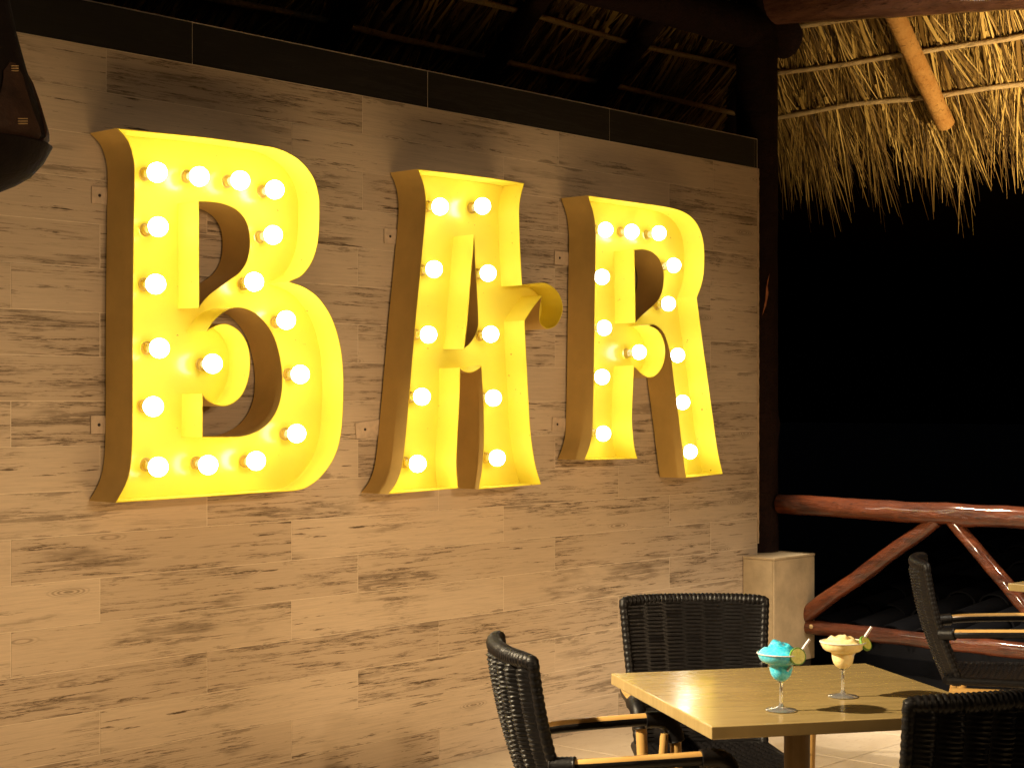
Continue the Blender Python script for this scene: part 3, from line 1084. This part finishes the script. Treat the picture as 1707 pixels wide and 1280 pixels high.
def cocktail(u, v, mat, label, seed, mound, scale=1.0):
    p = at_z(u, v, TZ)
    root = thing('cocktail', label, 'cocktail', (p.x, p.y, TZ + .0006), TH - R(90))
    k = scale
    outer = [(0, 0), (.037, 0), (.0385, .0015), (.036, .0035), (.020, .006), (.007, .010), (.0045, .016), (.0040, .040), (.0042, .066), (.008, .071),
             (.018, .078), (.0245, .087), (.0275, .098), (.0285, .108), (.030, .113), (.044, .1175), (.0515, .124), (.0555, .132), (.0580, .1395)]
    outer = outer[:10]
    bm = bmesh.new(); lathe(bm, [(r * k, h * k) for r, h in outer] + [(0, .0712 * k)], 40)
    obj('glass', bm, MAT['glass'], root, True)
    # frozen drink with a scooped top
    g = .0005
    body = [(0, .0714), (.0085, .0716), (.018, .078), (.0245, .087), (.0275, .098), (.0285, .108), (.030, .113), (.044, .1175), (.0515, .124), (.0555, .132), (.0572, .1385), (.0555, .1390)]
    bm = bmesh.new(); seg = 40; rings = []
    for r, h in body:
        rings.append([bm.verts.new((max(r, 1e-5) * k * math.cos(2 * PI * q / seg), max(r, 1e-5) * k * math.sin(2 * PI * q / seg), h * k)) for q in range(seg)])
    nt = 16
    for t in range(1, nt + 1):
        f = 1 - t / nt
        ring = []
        for q in range(seg):
            a = 2 * PI * q / seg
            r = .0555 * max(f, .004)
            x, y = r * math.cos(a), r * math.sin(a)
            dx = x + .006
            hh = .0016 + mound * math.exp(-(dx * dx + y * y) / (2 * .031 ** 2)) * (1 - .5 * f ** 4)
            nz = noise.noise(Vector((x * 45 + seed, y * 45, seed))) * .006 + noise.noise(Vector((x * 140, y * 140, seed))) * .0012
            sw = .0030 * math.sin(math.atan2(y, dx) + math.hypot(dx, y) * 230 + seed) * min(1, math.hypot(dx, y) / .016)
            ring.append(bm.verts.new((x * k, y * k, (.1372 + hh + (nz + sw) * (1 - f ** 6)) * k)))
        rings.append(ring)
    for A, B in zip(rings, rings[1:]):
        for q in range(seg):
            bm.faces.new((A[q], A[(q + 1) % seg], B[(q + 1) % seg], B[q]))
    bm.faces.new(rings[-1])
    obj('frozen_drink', bm, MAT[mat], root, True)
    bm = bmesh.new(); pts = [(.0577 * k * math.cos(2 * PI * q / 60), .0577 * k * math.sin(2 * PI * q / 60), .1398 * k) for q in range(61)]
    tube(bm, pts, [.0017 * (1 + .45 * noise.noise(Vector((q * .9, seed, 0)))) for q in range(60)] + [.0017], 7)
    obj('salt_rim', bm, MAT['salt'], root, True)
    return root, p


blue, pB = cocktail(1302, 1184, 'blue_ice', 'bright turquoise frozen cocktail with a lime wheel, nearer and left on the table', 1.7, .030, 1.0)
peach, pY = cocktail(1405, 1161, 'peach_ice', 'pale yellow frozen cocktail, farther and right on the table', 6.1, .016, 1.0)


def lime(p, lat, up, fwd, rot, tilt, label, rad=.0215):
    q = p + RT * lat - FW * fwd + Vector((0, 0, up))
    bm = bmesh.new(); seg = 28
    lathe(bm, [(0, -.003), (rad * .86, -.003), (rad * .86, .003), (0, .003)], seg, axis='y')
    root = obj('lime_slice', bm, MAT['lime'], None, False, q)
    tag(root, label, 'lime slice', 'lime slices on the glass rims')
    root.rotation_euler = (tilt, 0, TH - R(90) + rot)
    bm = bmesh.new(); lathe(bm, [(rad * .865, -.0034), (rad * .97, -.0034), (rad, 0), (rad * .97, .0034), (rad * .865, .0034)], seg, axis='y', close=True)
    obj('peel', bm, MAT['lime_peel'], root, True)
    for k in range(8):
        a = k * PI / 4
        bm = bmesh.new()
        pts = [(.16, -.30), (.86 * .92, -.30), (.86 * .95, 0), (.86 * .92, .30), (.16, .30)]
        w = [(rad * r * math.cos(t * .9), rad * r * math.sin(t * .9)) for r, t in pts]
        A = [bm.verts.new((x * math.cos(a) - z * math.sin(a), -.0030, x * math.sin(a) + z * math.cos(a))) for x, z in w]
        B = [bm.verts.new((x * math.cos(a) - z * math.sin(a), -.0039, x * math.sin(a) + z * math.cos(a))) for x, z in w]
        bm.faces.new(B)
        for i in range(5):
            j = (i + 1) % 5; bm.faces.new((A[i], A[j], B[j], B[i]))
        obj('segment', bm, MAT['lime'], root)
    return root


def straw(p, lat, up, fwd, dlat, L, label):
    q = p + RT * lat - FW * fwd + Vector((0, 0, up))
    d = (RT * dlat + Vector((0, 0, 1)) + FW * .1).normalized()
    bm = bmesh.new(); tube(bm, [Vector((0, 0, 0)) - d * .05, d * L], .0036, 12, mifun=lambda i, a: 0)
    o = obj('straw', bm, MAT['straw'], None, True, q)
    tag(o, label, 'straw', 'short straws in the cocktails')
    bm = bmesh.new()
    off = -FW * .0034 + RT * .0004
    tube(bm, [off + d * .0, off + d * (L * .97)], .0009, 6)
    obj('stripe', bm, MAT['straw_stripe'], o, True)
    return o


lime(pB, .032, .1395, .048, .25, -.15, 'yellow-green lime wheel on the rim of the turquoise cocktail')
straw(pB, .040, .140, .020, .75, .045, 'short clear straw leaning out of the turquoise cocktail')
lime(pY, .054, .139, .018, .75, -.5, 'lime slice tucked on the rim of the pale yellow cocktail', .020)
straw(pY, .044, .140, .012, .70, .048, 'short clear straw leaning out of the pale yellow cocktail')

# ================================================================== HANGING LEATHER LAMP (top left)
LT = 3.0
px = LT / FPX
lc = ld((-58 - 853.5) / FPX * LT, LT)


def lz(v):
    return 1.5 + (671 - v) / FPX * LT


lampo = thing('hanging_lamp', 'dark brown leather lampshade with laced panels hanging at the left edge', 'lamp', (lc.x, lc.y, lz(243)), TH - R(90))
zb = lz(243)
prof = [(40, -160), (58, -60), (72, 0), (82, 50), (98, 110), (114, 160), (127, 205), (135, 229), (114, 246)]
SP = [(r * px, lz(v) - zb) for r, v in prof]
bm = bmesh.new(); lathe(bm, SP + [(r - .004, h + .002) for r, h in SP[::-1]], 48, close=True)
obj('shade', bm, MAT['leather'], lampo, True)
rim = [(108, 252), (122, 249), (141, 241), (127, 267), (106, 291), (82, 306), (58, 317), (25, 325), (0, 326)]
SR = [(r * px, lz(v) - zb) for r, v in rim]
bm = bmesh.new(); lathe(bm, SR + [(max(r - .004, 0), h + .003) for r, h in SR[::-1][1:]], 48)
obj('rim_bowl', bm, MAT['leather'], lampo, True)


def shade_r(v):
    for (r0, v0), (r1, v1) in zip(prof, prof[1:]):
        if v0 <= v <= v1:
            return lerp(r0, r1, (v - v0) / (v1 - v0))
    return prof[-1][0]


for s in range(6):
    A0 = -.46 + s * PI / 3
    bm = bmesh.new(); gA, gB = [], []
    n, mq = 14, 8
    for j in range(n + 1):
        v = lerp(114, 238, j / n)
        t = j / n
        half = (.06 + .13 * min(1, j / 2) + .30 * t * t)
        ra, rb = [], []
        for i in range(mq + 1):
            a = A0 + half * (-1 + 2 * i / mq) - .18 * t
            for L_, ex in ((ra, .005), (rb, .0005)):
                r = min(shade_r(v), 131) * px + ex
                L_.append(bm.verts.new((r * math.cos(a), r * math.sin(a), lz(v) - zb)))
        gA.append(ra); gB.append(rb)
    for j in range(n):
        for i in range(mq):
            bm.faces.new((gA[j][i], gA[j][i + 1], gA[j + 1][i + 1], gA[j + 1][i]))
        for i in (0, mq):
            bm.faces.new((gA[j][i], gA[j + 1][i], gB[j + 1][i], gB[j][i]))
    for j in (0, n):
        for i in range(mq):
            bm.faces.new((gA[j][i], gA[j][i + 1], gB[j][i + 1], gB[j][i]))
    pn = obj('leather_panel', bm, MAT['leather_panel'], lampo, True)
    for v, a in ((123, A0), (213, A0 - .08)):
        for dv in (-3, 1, 5):
            bm = bmesh.new()
            pts = []
            for q in range(5):
                aa = a + .075 * (q / 4 - .5) * 2
                r = shade_r(v) * px + .0065
                pts.append((r * math.cos(aa), r * math.sin(aa), lz(v + dv - 3 * (q / 4 - .5)) - zb))
            tube(bm, pts, .0011, 6)
            obj('lace', bm, MAT['lace'], pn, True)
bm = bmesh.new(); tube(bm, [(0, 0, lz(-140) - zb), (0, 0, 5.3 - zb)], .008, 8)
obj('cord', bm, MAT['leather'], lampo)
